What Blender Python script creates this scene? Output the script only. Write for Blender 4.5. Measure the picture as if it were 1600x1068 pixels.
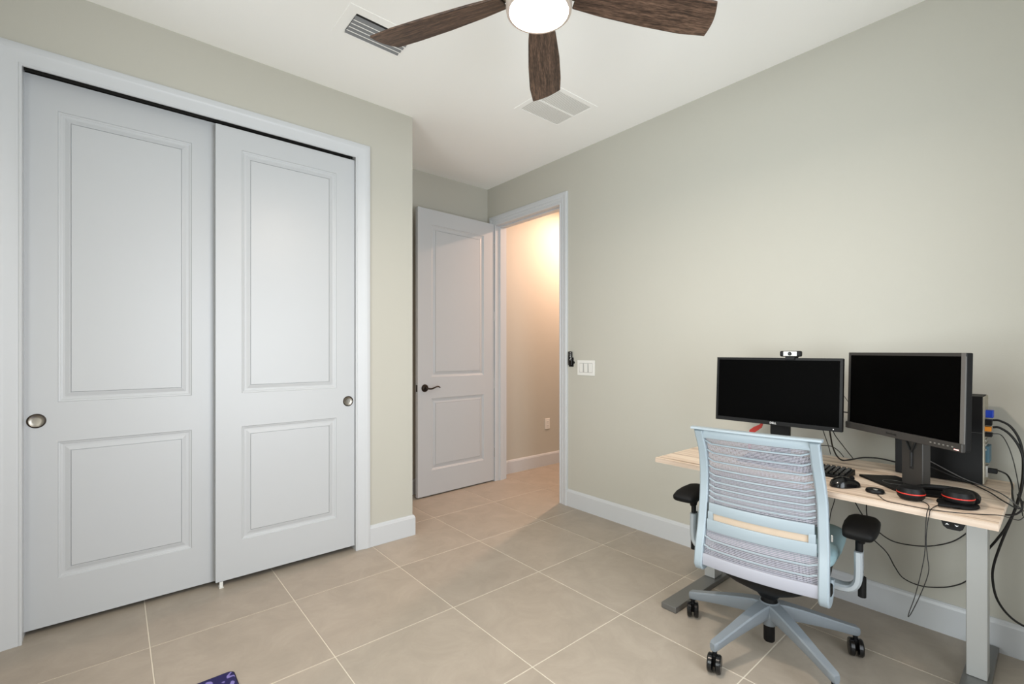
import bpy, bmesh, math, random
from mathutils import Vector, Matrix, Euler

# ---------------------------------------------------------------- scene, camera, light
scene = bpy.context.scene
COL = scene.collection
for _o in list(bpy.data.objects):
    bpy.data.objects.remove(_o)

cam_data = bpy.data.cameras.new('camera')
cam = bpy.data.objects.new('camera', cam_data)
COL.objects.link(cam)
cam.location = (0.0, 0.0, 1.245)
cam.rotation_euler = (math.radians(90), 0, math.radians(-40.647))
cam_data.sensor_width = 36
cam_data.lens = 733.37 / 1600 * 36
cam_data.shift_x = -0.00465
cam_data.shift_y = 0.00936
cam_data.clip_start = 0.02
scene.camera = cam

world = bpy.data.worlds.new('world')
scene.world = world
world.use_nodes = True
wbg = world.node_tree.nodes['Background']
wbg.inputs['Color'].default_value = (0.80, 0.90, 1.0, 1)
wbg.inputs['Strength'].default_value = 1.0


def area_light(name, loc, rot, sx, sy, power, color, spread=180):
    d = bpy.data.lights.new(name, 'AREA')
    d.shape = 'RECTANGLE'
    d.size, d.size_y = sx, sy
    d.energy, d.color = power, color
    d.spread = math.radians(spread)
    o = bpy.data.objects.new(name, d)
    COL.objects.link(o)
    o.location, o.rotation_euler = loc, rot
    return o


# daylight coming in through the two windows behind and beside the camera
area_light('daylight_rear_window', (1.10, -0.625, 1.25), (math.radians(90), 0, 0), 1.40, 1.90, 31, (0.90, 0.95, 1.0), 135)
area_light('daylight_side_window', (-0.655, 1.00, 1.35), (math.radians(90), 0, math.radians(-90)), 1.30, 1.50, 22, (0.98, 0.97, 0.88))
area_light('side_window_narrow_fill', (-0.653, 1.00, 1.35), (math.radians(90), 0, math.radians(-90)), 1.30, 1.50, 11, (0.84, 0.95, 1.0), 100)  # second, narrower lamp added in the same window to brighten wall and desk

vs = scene.view_settings
vs.view_transform = 'Standard'
vs.look = 'None'
vs.exposure = 0.12
vs.gamma = 1.0
vs.use_curve_mapping = False

# ---------------------------------------------------------------- helpers
def lin(c):
    return tuple((v / 255 / 12.92) if v / 255 <= 0.04045 else ((v / 255 + 0.055) / 1.055) ** 2.4 for v in c)


class Nodes:
    def __init__(self, name):
        self.m = bpy.data.materials.new(name)
        self.m.use_nodes = True
        self.t = self.m.node_tree
        self.b = self.t.nodes['Principled BSDF']
        self.out = self.t.nodes['Material Output']

    def n(self, kind, **kw):
        o = self.t.nodes.new(kind)
        for k, v in kw.items():
            setattr(o, k, v)
        return o

    def l(self, a, b):
        self.t.links.new(a, b)


def mat(name, srgb, rough=0.5, metal=0.0, var=0.0, vscale=4.0, bump=0.0, bscale=200.0, spec=0.5, coat=0.0):
    """plain paint / plastic / metal with a little procedural mottling and relief"""
    N = Nodes(name)
    c = lin(srgb)
    N.b.inputs['Roughness'].default_value = rough
    N.b.inputs['Metallic'].default_value = metal
    N.b.inputs['Specular IOR Level'].default_value = spec
    N.b.inputs['Coat Weight'].default_value = coat
    tc = N.n('ShaderNodeTexCoord')
    nz = N.n('ShaderNodeTexNoise')
    nz.inputs['Scale'].default_value = vscale
    nz.inputs['Detail'].default_value = 4
    N.l(tc.outputs['Object'], nz.inputs['Vector'])
    mr = N.n('ShaderNodeMapRange')
    mr.inputs['To Min'].default_value = 1 - var
    mr.inputs['To Max'].default_value = 1 + var
    N.l(nz.outputs['Fac'], mr.inputs['Value'])
    hs = N.n('ShaderNodeHueSaturation')
    hs.inputs['Color'].default_value = (*c, 1)
    N.l(mr.outputs['Result'], hs.inputs['Value'])
    N.l(hs.outputs['Color'], N.b.inputs['Base Color'])
    if bump:
        n2 = N.n('ShaderNodeTexNoise')
        n2.inputs['Scale'].default_value = bscale
        n2.inputs['Detail'].default_value = 3
        N.l(tc.outputs['Object'], n2.inputs['Vector'])
        bp = N.n('ShaderNodeBump')
        bp.inputs['Strength'].default_value = bump
        bp.inputs['Distance'].default_value = 0.002
        N.l(n2.outputs['Fac'], bp.inputs['Height'])
        N.l(bp.outputs['Normal'], N.b.inputs['Normal'])
    return N.m


def emit(name, color, strength):
    N = Nodes(name)
    N.b.inputs['Base Color'].default_value = (0.9, 0.9, 0.9, 1)
    N.b.inputs['Emission Color'].default_value = (*color, 1)
    N.b.inputs['Emission Strength'].default_value = strength
    return N.m


def ramp(N, src, stops):
    r = N.n('ShaderNodeValToRGB')
    while len(r.color_ramp.elements) < len(stops):
        r.color_ramp.elements.new(0.5)
    for e, (p, c) in zip(r.color_ramp.elements, stops):
        e.position = p
        e.color = (*lin(c), 1)
    N.l(src, r.inputs['Fac'])
    return r.outputs['Color']


def wood(name, stops, scale, rough, grain=1.0, fine=(8, 140, 140)):
    """streaky wood: noise stretched along one object axis"""
    N = Nodes(name)
    tc = N.n('ShaderNodeTexCoord')
    mp = N.n('ShaderNodeMapping')
    mp.inputs['Scale'].default_value = scale
    N.l(tc.outputs['Object'], mp.inputs['Vector'])
    nz = N.n('ShaderNodeTexNoise')
    nz.inputs['Scale'].default_value = 1.0
    nz.inputs['Detail'].default_value = 6
    nz.inputs['Roughness'].default_value = 0.65
    nz.inputs['Distortion'].default_value = 0.3
    N.l(mp.outputs['Vector'], nz.inputs['Vector'])
    mp2 = N.n('ShaderNodeMapping')
    mp2.inputs['Scale'].default_value = fine
    N.l(tc.outputs['Object'], mp2.inputs['Vector'])
    n2 = N.n('ShaderNodeTexNoise')
    n2.inputs['Scale'].default_value = 1.0
    n2.inputs['Detail'].default_value = 3
    N.l(mp2.outputs['Vector'], n2.inputs['Vector'])
    mx = N.n('ShaderNodeMath', operation='MULTIPLY_ADD')
    mx.inputs[1].default_value = 0.35 * grain
    N.l(n2.outputs['Fac'], mx.inputs[0])
    sub = N.n('ShaderNodeMath', operation='SUBTRACT')
    sub.inputs[1].default_value = 0.175 * grain
    N.l(nz.outputs['Fac'], sub.inputs[0])
    N.l(sub.outputs[0], mx.inputs[2])
    N.l(ramp(N, mx.outputs[0], stops), N.b.inputs['Base Color'])
    N.b.inputs['Roughness'].default_value = rough
    bp = N.n('ShaderNodeBump')
    bp.inputs['Strength'].default_value = 0.15
    bp.inputs['Distance'].default_value = 0.001
    N.l(n2.outputs['Fac'], bp.inputs['Height'])
    N.l(bp.outputs['Normal'], N.b.inputs['Normal'])
    return N.m


def tile_material():
    N = Nodes('porcelain_tile')
    tc = N.n('ShaderNodeTexCoord')
    oi = N.n('ShaderNodeObjectInfo')
    mul = N.n('ShaderNodeVectorMath', operation='SCALE')
    mul.inputs[0].default_value = (31.0, 17.0, 5.0)
    N.l(oi.outputs['Random'], mul.inputs['Scale'])
    add = N.n('ShaderNodeVectorMath', operation='ADD')
    N.l(tc.outputs['Object'], add.inputs[0])
    N.l(mul.outputs[0], add.inputs[1])
    nz = N.n('ShaderNodeTexNoise')
    nz.inputs['Scale'].default_value = 5.5
    nz.inputs['Detail'].default_value = 10
    nz.inputs['Roughness'].default_value = 0.70
    nz.inputs['Distortion'].default_value = 0.6
    N.l(add.outputs[0], nz.inputs['Vector'])
    col = ramp(N, nz.outputs['Fac'], [(0.28, (152, 143, 130)), (0.5, (161, 151, 138)), (0.72, (170, 160, 147))])
    hs = N.n('ShaderNodeHueSaturation')
    mr = N.n('ShaderNodeMapRange')
    mr.inputs['To Min'].default_value = 0.96
    mr.inputs['To Max'].default_value = 1.04
    N.l(oi.outputs['Random'], mr.inputs['Value'])
    N.l(mr.outputs[0], hs.inputs['Value'])
    N.l(col, hs.inputs['Color'])
    N.l(hs.outputs[0], N.b.inputs['Base Color'])
    N.b.inputs['Roughness'].default_value = 0.42
    bp = N.n('ShaderNodeBump')
    bp.inputs['Strength'].default_value = 0.06
    bp.inputs['Distance'].default_value = 0.002
    N.l(nz.outputs['Fac'], bp.inputs['Height'])
    N.l(bp.outputs['Normal'], N.b.inputs['Normal'])
    return N.m


def net_material():
    """woven back net: diagonal lattice with holes half clear, half dark grey"""
    N = Nodes('back_net')
    tc = N.n('ShaderNodeTexCoord')
    sp = N.n('ShaderNodeSeparateXYZ')
    N.l(tc.outputs['Object'], sp.inputs[0])
    k = 2 * math.pi / 0.0088

    def wave(sign):
        a = N.n('ShaderNodeMath', operation='MULTIPLY_ADD')
        a.inputs[1].default_value = sign * 0.75
        N.l(sp.outputs['Z'], a.inputs[0])
        N.l(sp.outputs['Y'], a.inputs[2])
        m_ = N.n('ShaderNodeMath', operation='MULTIPLY')
        m_.inputs[1].default_value = k
        N.l(a.outputs[0], m_.inputs[0])
        s = N.n('ShaderNodeMath', operation='SINE')
        N.l(m_.outputs[0], s.inputs[0])
        return s.outputs[0]
    mu = N.n('ShaderNodeMath', operation='MULTIPLY')
    N.l(wave(1), mu.inputs[0])
    N.l(wave(-1), mu.inputs[1])
    gt = N.n('ShaderNodeMath', operation='GREATER_THAN')
    gt.inputs[1].default_value = 0.12
    N.l(mu.outputs[0], gt.inputs[0])
    t0 = N.n('ShaderNodeBsdfTransparent')
    dk = N.n('ShaderNodeBsdfDiffuse')
    dk.inputs['Color'].default_value = (*lin((70, 68, 76)), 1)
    tr = N.n('ShaderNodeMixShader')
    tr.inputs[0].default_value = 0.5
    N.l(dk.outputs[0], tr.inputs[1])
    N.l(t0.outputs[0], tr.inputs[2])
    ms = N.n('ShaderNodeMixShader')
    N.l(gt.outputs[0], ms.inputs[0])
    N.l(N.b.outputs[0], ms.inputs[1])
    N.l(tr.outputs[0], ms.inputs[2])
    N.l(ms.outputs[0], N.out.inputs['Surface'])
    N.b.inputs['Base Color'].default_value = (*lin((172, 170, 178)), 1)
    N.b.inputs['Roughness'].default_value = 0.75
    return N.m


def mat_pattern():
    """purple mat printed with paler scrolls"""
    N = Nodes('mat_print')
    tc = N.n('ShaderNodeTexCoord')
    nz = N.n('ShaderNodeTexNoise')
    nz.inputs['Scale'].default_value = 16
    nz.inputs['Detail'].default_value = 1
    N.l(tc.outputs['Object'], nz.inputs['Vector'])
    mr = N.n('ShaderNodeMath', operation='MULTIPLY')
    mr.inputs[1].default_value = 26
    N.l(nz.outputs['Fac'], mr.inputs[0])
    sn = N.n('ShaderNodeMath', operation='SINE')
    N.l(mr.outputs[0], sn.inputs[0])
    col = ramp(N, sn.outputs[0], [(0.0, (18, 12, 74)), (0.55, (22, 14, 86)), (0.85, (124, 116, 178))])
    N.l(col, N.b.inputs['Base Color'])
    N.b.inputs['Roughness'].default_value = 0.8
    return N.m


class MB:
    """collects shapes and links them as ONE mesh object"""
    def __init__(self):
        self.v, self.f = [], []

    def add(self, vs, fs):
        o = len(self.v)
        self.v += [tuple(p) for p in vs]
        self.f += [tuple(i + o for i in q) for q in fs]
        return self

    def box(self, x0, x1, y0, y1, z0, z1):
        vs = [(x, y, z) for z in (z0, z1) for y in (y0, y1) for x in (x0, x1)]
        return self.add(vs, [(0, 2, 3, 1), (4, 5, 7, 6), (0, 1, 5, 4), (2, 6, 7, 3), (0, 4, 6, 2), (1, 3, 7, 5)])

    def rings(self, rings, closed=False, caps=True):
        """skin a list of equal-length rings"""
        n = len(rings[0])
        vs = [p for r in rings for p in r]
        fs = []
        m = len(rings)
        for i in range(m if closed else m - 1):
            a, b = i * n, ((i + 1) % m) * n
            for j in range(n):
                k = (j + 1) % n
                fs.append((a + j, a + k, b + k, b + j))
        if caps and not closed:
            fs.append(tuple(range(n - 1, -1, -1)))
            fs.append(tuple((m - 1) * n + j for j in range(n)))
        return self.add(vs, fs)

    def prism(self, poly, fn0, fn1):
        return self.rings([[fn0(*p) for p in poly], [fn1(*p) for p in poly]])

    def lathe(self, prof, c=(0, 0, 0), axis='z', seg=32, caps=True):
        rs = []
        for r, h in prof:
            ring = []
            for i in range(seg):
                a = 2 * math.pi * i / seg
                p, q = r * math.cos(a), r * math.sin(a)
                d = {'z': (p, q, h), 'y': (q, h, p), 'x': (h, p, q)}[axis]
                ring.append((c[0] + d[0], c[1] + d[1], c[2] + d[2]))
            rs.append(ring)
        return self.rings(rs, caps=caps)

    def tube(self, path, r, seg=8, smooth=0):
        pts = [Vector(p) for p in path]
        if smooth:
            pts = spline(pts, smooth)
        rr = r if callable(r) else (lambda t: r)
        t0 = (pts[1] - pts[0]).normalized()
        up = Vector((0, 0, 1)) if abs(t0.z) < 0.9 else Vector((1, 0, 0))
        nrm = (up - t0 * up.dot(t0)).normalized()
        rs = []
        for i, p in enumerate(pts):
            t = (pts[min(i + 1, len(pts) - 1)] - pts[max(i - 1, 0)]).normalized()
            nrm = (nrm - t * nrm.dot(t)).normalized()
            b = t.cross(nrm)
            w = rr(i / (len(pts) - 1))
            rs.append([p + (nrm * math.cos(2 * math.pi * j / seg) + b * math.sin(2 * math.pi * j / seg)) * w for j in range(seg)])
        return self.rings(rs)

    def ellipsoid(self, c, rx, ry, rz, nu=20, nv=10, power=1.0, zmin=-1.0):
        rs = []
        for i in range(nv + 1):
            s = zmin + (1 - zmin) * i / nv
            s = max(-0.9995, min(0.9995, s))
            w = (1 - abs(s) ** (2 * power)) ** (0.5 / power)
            rs.append([(c[0] + rx * w * math.cos(2 * math.pi * j / nu), c[1] + ry * w * math.sin(2 * math.pi * j / nu), c[2] + rz * s) for j in range(nu)])
        return self.rings(rs)

    def build(self, name, material, parent=None, smooth=False, bevel=0.0, segs=2, xf=None, angle=35):
        me = bpy.data.meshes.new(name)
        vs = [xf @ Vector(p) for p in self.v] if xf is not None else self.v
        me.from_pydata([tuple(p) for p in vs], [], self.f)
        bm = bmesh.new()
        bm.from_mesh(me)
        bmesh.ops.remove_doubles(bm, verts=bm.verts, dist=1e-6)
        bmesh.ops.recalc_face_normals(bm, faces=bm.faces)
        bm.to_mesh(me)
        bm.free()
        me.materials.append(material)
        if smooth or bevel:
            me.polygons.foreach_set('use_smooth', [True] * len(me.polygons))
            me.set_sharp_from_angle(angle=math.radians(angle))
        o = bpy.data.objects.new(name, me)
        COL.objects.link(o)
        if parent is not None:
            o.parent = parent
        if bevel:
            b = o.modifiers.new('bevel', 'BEVEL')
            b.width, b.segments, b.limit_method = bevel, segs, 'ANGLE'
            b.angle_limit = math.radians(30)
            b.harden_normals = True
        return o


def spline(pts, n):
    out = []
    P = [pts[0] * 2 - pts[1]] + list(pts) + [pts[-1] * 2 - pts[-2]]
    for i in range(1, len(P) - 2):
        a, b, c, d = P[i - 1], P[i], P[i + 1], P[i + 2]
        for k in range(n):
            t = k / n
            out.append(0.5 * ((2 * b) + (c - a) * t + (2 * a - 5 * b + 4 * c - d) * t * t + (3 * b - a - 3 * c + d) * t ** 3))
    out.append(pts[-1])
    return out


def tag(o, label, cat, group=None, kind=None):
    o['label'], o['category'] = label, cat
    if group:
        o['group'] = group
    if kind:
        o['kind'] = kind
    return o


def thing(name, label, cat, loc=(0, 0, 0), rz=0.0, group=None, kind=None):
    o = bpy.data.objects.new(name, None)
    o.empty_display_size = 0.05
    COL.objects.link(o)
    o.location = loc
    o.rotation_euler = (0, 0, rz)
    return tag(o, label, cat, group, kind)


def text_mesh(name, body, size, material, parent, M, depth=0.0004):
    cu = bpy.data.curves.new(name, 'FONT')
    cu.body, cu.size, cu.extrude = body, size, depth
    cu.align_x, cu.align_y = 'CENTER', 'CENTER'
    tmp = bpy.data.objects.new(name + '_tmp', cu)
    COL.objects.link(tmp)
    dg = bpy.context.evaluated_depsgraph_get()
    me = bpy.data.meshes.new_from_object(tmp.evaluated_get(dg))
    bpy.data.objects.remove(tmp)
    me.materials.clear()
    me.materials.append(material)
    o = bpy.data.objects.new(name, me)
    COL.objects.link(o)
    o.parent = parent
    o.matrix_local = M
    return o


def interp(t, tab):
    if t <= tab[0][0]:
        return tab[0][1]
    for (a, va), (b, vb) in zip(tab, tab[1:]):
        if t <= b:
            return va + (vb - va) * (t - a) / (b - a)
    return tab[-1][1]


# ---------------------------------------------------------------- materials
M_WALL = mat('wall_paint', (187, 185, 175), 0.75, var=0.012, vscale=1.5, bump=0.12, bscale=260)
M_CEIL = mat('ceiling_paint', (250, 250, 247), 0.85, var=0.01, bump=0.15, bscale=180)
M_TRIM = mat('trim_paint', (199, 202, 205), 0.38, var=0.008)
M_DOOR = mat('door_paint', (190, 193, 196), 0.36, var=0.012, vscale=3, bump=0.03, bscale=120)
M_LOUV = mat('grille_shadow', (224, 223, 219), 0.9)
M_SLAT = mat('slat_grey', (128, 130, 132), 0.6)
M_GAP = mat('shadow_gap', (176, 175, 172), 0.7)
M_DARK = mat('cavity_dark', (30, 29, 27), 0.9)
M_TILE = tile_material()
M_GROUT = mat('grout', (214, 207, 192), 0.8, var=0.02, vscale=30)
M_NICKEL = mat('brushed_nickel', (150, 145, 136), 0.32, 1.0, var=0.05, vscale=20)
M_RIM = mat('lamp_rim_nickel', (205, 192, 182), 0.4, 0.5)
M_BRONZE = mat('dark_bronze', (58, 50, 44), 0.28, 0.9, var=0.05, vscale=20)
M_STEEL = mat('satin_steel', (176, 176, 172), 0.35, 0.8, var=0.03)
M_BLADE = wood('walnut_blade', [(0.32, (40, 27, 19)), (0.5, (72, 53, 41)), (0.68, (108, 84, 68))], (6, 90, 90), 0.5, 1.9, (40, 420, 420))
M_GLOBE = emit('lamp_globe', (1.0, 0.90, 0.82), 9.0)
M_DESK = wood('ash_laminate', [(0.34, (158, 134, 114)), (0.46, (216, 193, 171)), (0.64, (238, 220, 200))], (34, 1.0, 34), 0.45, 1.3, (160, 6, 160))
M_DESKEDGE = wood('ash_edge', [(0.28, (158, 137, 119)), (0.5, (184, 166, 149)), (0.75, (198, 183, 168))], (60, 1.2, 60), 0.45, 1.0, (160, 6, 160))
M_LEG = mat('powder_silver', (178, 179, 177), 0.4, 0.25, var=0.02)
M_FOOT = mat('powder_grey', (120, 120, 118), 0.35, 0.6, var=0.02)
M_BLACK = mat('black_plastic', (9, 9, 10), 0.5, var=0.05, spec=0.25)
M_BLACKG = mat('black_gloss', (12, 12, 13), 0.2, spec=0.5)
M_SCREEN = mat('screen_black', (1, 1, 1), 0.55, spec=0.03)
M_BEZEL = mat('bezel_grey', (62, 60, 58), 0.35, 0.3)
M_BEZELL = mat('bezel_silver', (120, 118, 116), 0.3, 0.5)
M_RUBBER = mat('black_rubber', (10, 10, 10), 0.65, var=0.05, spec=0.2)
M_CABLE = mat('cable_black', (14, 13, 12), 0.5)
M_CABLEG = mat('cable_grey', (88, 86, 84), 0.5)
M_RED = mat('red_plastic', (200, 50, 38), 0.4)
M_ORANGE = mat('orange_plug', (228, 140, 20), 0.4)
M_BLUE = mat('blue_plug', (24, 66, 190), 0.4)
M_WHITE = mat('white_plastic', (226, 226, 222), 0.35)
M_PRINT = mat('white_print', (225, 225, 225), 0.5)
M_PRINTG = mat('grey_print', (30, 29, 28), 0.5)
M_CHAIR = mat('pale_blue_plastic', (148, 160, 167), 0.42, var=0.01)
M_CHAIRM = mat('lavender_plastic', (158, 159, 168), 0.45)
M_BASE = mat('grey_blue_plastic', (120, 127, 133), 0.38)
M_ARM = mat('silver_arm', (172, 179, 184), 0.35, 0.3)
M_NET = net_material()
M_SEAT = mat('seat_fabric', (142, 170, 176), 0.9, var=0.06, vscale=60, bump=0.4, bscale=600)
M_TAN = mat('tan_strip', (184, 166, 146), 0.7, var=0.05, vscale=40)
M_MATP = mat_pattern()
M_MATE = mat('mat_edge', (16, 10, 34), 0.85)
M_PCM = mat('pc_metal', (176, 170, 154), 0.45, 0.6, var=0.12, vscale=60)
M_TEAL = mat('teal_port', (70, 106, 122), 0.5)

# ---------------------------------------------------------------- the room
XR, YC, YA, ZC = 2.794, 2.888, 3.697, 2.838
XL, YB, XH = -0.64, -0.61, 4.30
S = 'structure'

floor = MB().box(XL - .12, XH + .12, YB - .12, YA + .12, -0.06, -0.0016).build('floor', M_GROUT)
tag(floor, 'floor of large square beige stone-look tiles with pale grout', 'floor', kind=S)
T, TX, TY = 0.5697, 0.1161, 2.5058
g = 0.0022
shared = {}
for i in range(-2, 8):
    for j in range(-6, 3):
        x0, x1 = max(TX + i * T + g, XL), min(TX + (i + 1) * T - g, XH)
        y0, y1 = max(TY + j * T + g, YB), min(TY + (j + 1) * T - g, YA)
        if x1 - x0 < 0.01 or y1 - y0 < 0.01:
            continue
        key = (round(x1 - x0, 4), round(y1 - y0, 4))
        if key not in shared:
            w, d, c = x1 - x0, y1 - y0, 0.0012
            rs = []
            for z, s in ((-0.004, 0), (-0.0008, 0), (0.0, c)):
                rs.append([(s, s, z), (w - s, s, z), (w - s, d - s, z), (s, d - s, z)])
            o = MB().rings(rs).build('tile', M_TILE, floor)
            shared[key] = o.data
        else:
            o = bpy.data.objects.new('tile', shared[key])
            COL.objects.link(o)
            o.parent = floor
        o.location = (x0, y0, 0)

ceil = MB().box(XL - .12, XH + .12, YB - .12, YA + .12, ZC, ZC + .1).build('ceiling', M_CEIL)
tag(ceil, 'flat white ceiling above the whole room', 'ceiling', kind=S)


def wall(name, label, boxes):
    m = MB()
    for b in boxes:
        m.box(*b)
    return tag(m.build(name, M_WALL), label, 'wall', kind=S)


wall('wall_right', 'long plain greige wall behind the desk and monitors', [
    (XR, XR + .12, YB - .12, 2.690, 0, ZC), (XR, XR + .12, 2.690, 3.576, 2.472, ZC), (XR, XR + .12, 3.576, YA, 0, ZC)])
wall('wall_left', 'greige wall around the closet opening', [
    (XL - .12, -.306, YC, YC + .11, 0, ZC), (-.306, 1.164, YC, YC + .11, 2.53, ZC), (1.164, 1.543, YC, YC + .11, 0, ZC)])
wall('wall_return', 'short side wall between closet and entry alcove', [(1.43, 1.543, YC + .11, YA, 0, ZC)])
wall('wall_back', 'greige wall behind the open door, running on into the hallway', [(XL - .12, XH + .12, YA, YA + .12, 0, ZC)])
wall('wall_rear', 'window wall behind the viewer', [
    (XL - .12, .37, YB - .12, YB, 0, ZC), (1.83, XR + .12, YB - .12, YB, 0, ZC),
    (.37, 1.83, YB - .12, YB, 0, .22), (.37, 1.83, YB - .12, YB, 2.28, ZC)])
wall('wall_side', 'side wall with a window left of the viewer', [
    (XL - .12, XL, YB, .31, 0, ZC), (XL - .12, XL, 1.69, YC, 0, ZC),
    (XL - .12, XL, .31, 1.69, 0, .56), (XL - .12, XL, .31, 1.69, 2.14, ZC)])
wall('wall_closet', 'end wall inside the closet', [(XL - .12, XL, YC + .11, YA, 0, ZC)])
wall('wall_hall', 'far wall of the hallway outside the door', [(XH, XH + .12, 1.0, YA, 0, ZC)])
wall('wall_hall_end', 'near end wall of the hallway', [(XR + .12, XH + .12, .9, 1.0, 0, ZC)])


def window(name, label, M, w, h):
    f = MB()
    t = .045
    f.box(0, w, 0, .04, 0, t).box(0, w, 0, .04, h - t, h).box(0, t, 0, .04, t, h - t).box(w - t, w, 0, .04, t, h - t)
    f.box(t, w - t, .004, .036, h / 2 - .02, h / 2 + .02)
    o = f.build(name, M_TRIM, bevel=.003)
    o.matrix_world = M
    tag(o, label, 'window', kind=S)
    s = MB().box(-.03, w + .03, .04, .17, -.03, -.002).build('window_sill', M_TRIM, o, bevel=.004)
    return o


window('window_1', 'white sash window in the rear wall', Matrix.Translation((.37, YB - .118, .22)), 1.46, 2.06)
window('window_2', 'white sash window in the side wall', Matrix.Translation((XL - .118, 1.69, .56)) @ Matrix.Rotation(math.radians(-90), 4, 'Z'), 1.38, 1.58)


# casings: a profile (distance from the opening edge, height off the wall) swept round three sides with mitres
def casing(m, prof, a0, a1, top, place):
    """a runs along the wall, place(a, z, h) -> world point"""
    def ring(fn):
        return [fn(d, h) for d, h in prof]
    m.rings([ring(lambda d, h: place(a0 - d, 0, h)), ring(lambda d, h: place(a0 - d, top + d, h)),
             ring(lambda d, h: place(a1 + d, top + d, h)), ring(lambda d, h: place(a1 + d, 0, h))])
    return m


PROF = [(0, 0), (0, .008), (.004, .011), (.009, .011), (.011, .009), (.014, .010), (.052, .013), (.060, .016), (.066, .0185), (.083, .0185), (.089, .016), (.089, 0)]
m = casing(MB(), PROF, -.296, 1.148, 2.459, lambda a, z, h: (a, YC - h, z))
m.box(-.306, -.297, YC - .004, YC + .108, 0, 2.52).box(1.150, 1.164, YC - .004, YC + .108, 0, 2.52)
tag(m.build('trim_1', M_TRIM, smooth=True, angle=25), 'white casing framing the sliding closet doors', 'trim', kind=S)
m = MB().box(-.297, 1.150, YC + .012, YC + .105, 2.50, 2.53)
m.box(-.297, 1.150, YC + .052, YC + .056, 2.468, 2.50).box(-.297, 1.150, YC + .092, YC + .098, 2.468, 2.50)
tag(m.build('trim_2', M_DARK), 'sliding door track coloured dark for the shade under the closet header', 'track', kind=S)  # near-black colour carries the shade of the cavity above the doors

PROF2 = [(0, 0), (0, .009), (.005, .012), (.012, .012), (.014, .009), (.030, .010), (.036, .014), (.046, .014), (.050, .012), (.058, .015), (.066, .0195), (.083, .0195), (.089, .016), (.089, 0)]
m = casing(MB(), PROF2, 2.706, 3.560, 2.456, lambda a, z, h: (XR - h, a, z))
casing(m, PROF2, 2.706, 3.560, 2.456, lambda a, z, h: (XR + .12 + h, a, z))
m.box(XR, XR + .12, 2.690, 2.706, 0, 2.472).box(XR, XR + .12, 3.560, 3.576, 0, 2.472).box(XR, XR + .12, 2.706, 3.560, 2.456, 2.472)
m.box(XR + .045, XR + .085, 2.706, 2.717, 0, 2.445).box(XR + .045, XR + .085, 3.549, 3.560, 0, 2.445).box(XR + .045, XR + .085, 2.706, 3.560, 2.445, 2.456)
tag(m.build('trim_3', M_TRIM, smooth=True, angle=25), 'white fluted casing and jamb of the hallway doorway', 'trim', kind=S)

BB = [(0, 0), (.015, 0), (.015, .116), (.0125, .121), (.011, .128), (.006, .135), (0, .135)]


def baseboard(name, label, runs):
    m = MB()
    for (ax, ay), (bx, by), (nx, ny), ea, eb in runs:
        dx, dy = bx - ax, by - ay
        L = math.hypot(dx, dy)
        dx, dy = dx / L, dy / L
        m.prism(BB, lambda h, z: (ax + nx * h - dx * h * ea, ay + ny * h - dy * h * ea, z), lambda h, z: (bx + nx * h + dx * h * eb, by + ny * h + dy * h * eb, z))
    return tag(m.build(name, M_TRIM, smooth=True, angle=20), label, 'baseboard', kind=S)


baseboard('baseboard_left', 'short white baseboard wrapping the closet wall corner', [
    ((1.237, YC), (1.543, YC), (0, -1), 0, 1), ((1.543, YC), (1.543, YA), (1, 0), 1, 0), ((XL, YC), (-.386, YC), (0, -1), 0, 0)])
baseboard('baseboard_right', 'long white baseboard along the wall behind the desk', [((XR, YB), (XR, 2.617), (-1, 0), 0, 0)])
baseboard('baseboard_back', 'white baseboard behind the open door', [((1.558, YA), (XR, YA), (0, -1), 0, 0)])
baseboard('baseboard_hall', 'white baseboard of the hallway seen through the doorway', [((XR + .12, YA), (XH, YA), (0, -1), 0, 0), ((XH, 1.0), (XH, YA), (-1, 0), 0, 0)])


# moulded two-panel doors; front faces local -y
def panel_door(name, W, Hh, Tk, panels):
    m = MB()
    xs = sorted({0, W, panels[0][0], panels[0][1]})
    zs = sorted({0, Hh} | {z for p in panels for z in p[2:]})
    for a, b in zip(xs, xs[1:]):
        for c, d in zip(zs, zs[1:]):
            if any(p[0] <= a and b <= p[1] and p[2] <= c and d <= p[3] for p in panels):
                continue
            m.add([(a, 0, c), (b, 0, c), (b, 0, d), (a, 0, d)], [(0, 1, 2, 3)])
    m.add([(0, Tk, 0), (W, Tk, 0), (W, Tk, Hh), (0, Tk, Hh)], [(3, 2, 1, 0)])
    for a, b in zip(xs, xs[1:]):
        m.add([(a, 0, 0), (b, 0, 0), (b, Tk, 0), (a, Tk, 0)], [(3, 2, 1, 0)])
        m.add([(a, 0, Hh), (b, 0, Hh), (b, Tk, Hh), (a, Tk, Hh)], [(0, 1, 2, 3)])
    for c, d in zip(zs, zs[1:]):
        m.add([(0, 0, c), (0, 0, d), (0, Tk, d), (0, Tk, c)], [(0, 1, 2, 3)])
        m.add([(W, 0, c), (W, 0, d), (W, Tk, d), (W, Tk, c)], [(3, 2, 1, 0)])
    steps = [(0, 0), (.003, .0045), (.009, .0055), (.011, .0075), (.016, .0085), (.024, .0085), (.039, .0040), (.0425, .0035), (.0435, .0075), (.046, .0075)]
    for x0, x1, z0, z1 in panels:
        rs = [[(x0 + s, y, z0 + s), (x1 - s, y, z0 + s), (x1 - s, y, z1 - s), (x0 + s, y, z1 - s)] for s, y in steps]
        m.rings(rs, caps=False)
    o = m.build(name, M_DOOR)
    o.data.polygons.foreach_set('use_smooth', [False] * len(o.data.polygons))
    for x0, x1, z0, z1 in panels:
        i = .0445
        MB().box(x0 + i, x1 - i, .0032, .012, z0 + i, z1 - i).build('panel', M_DOOR, o, bevel=.0012)
    return o


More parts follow.
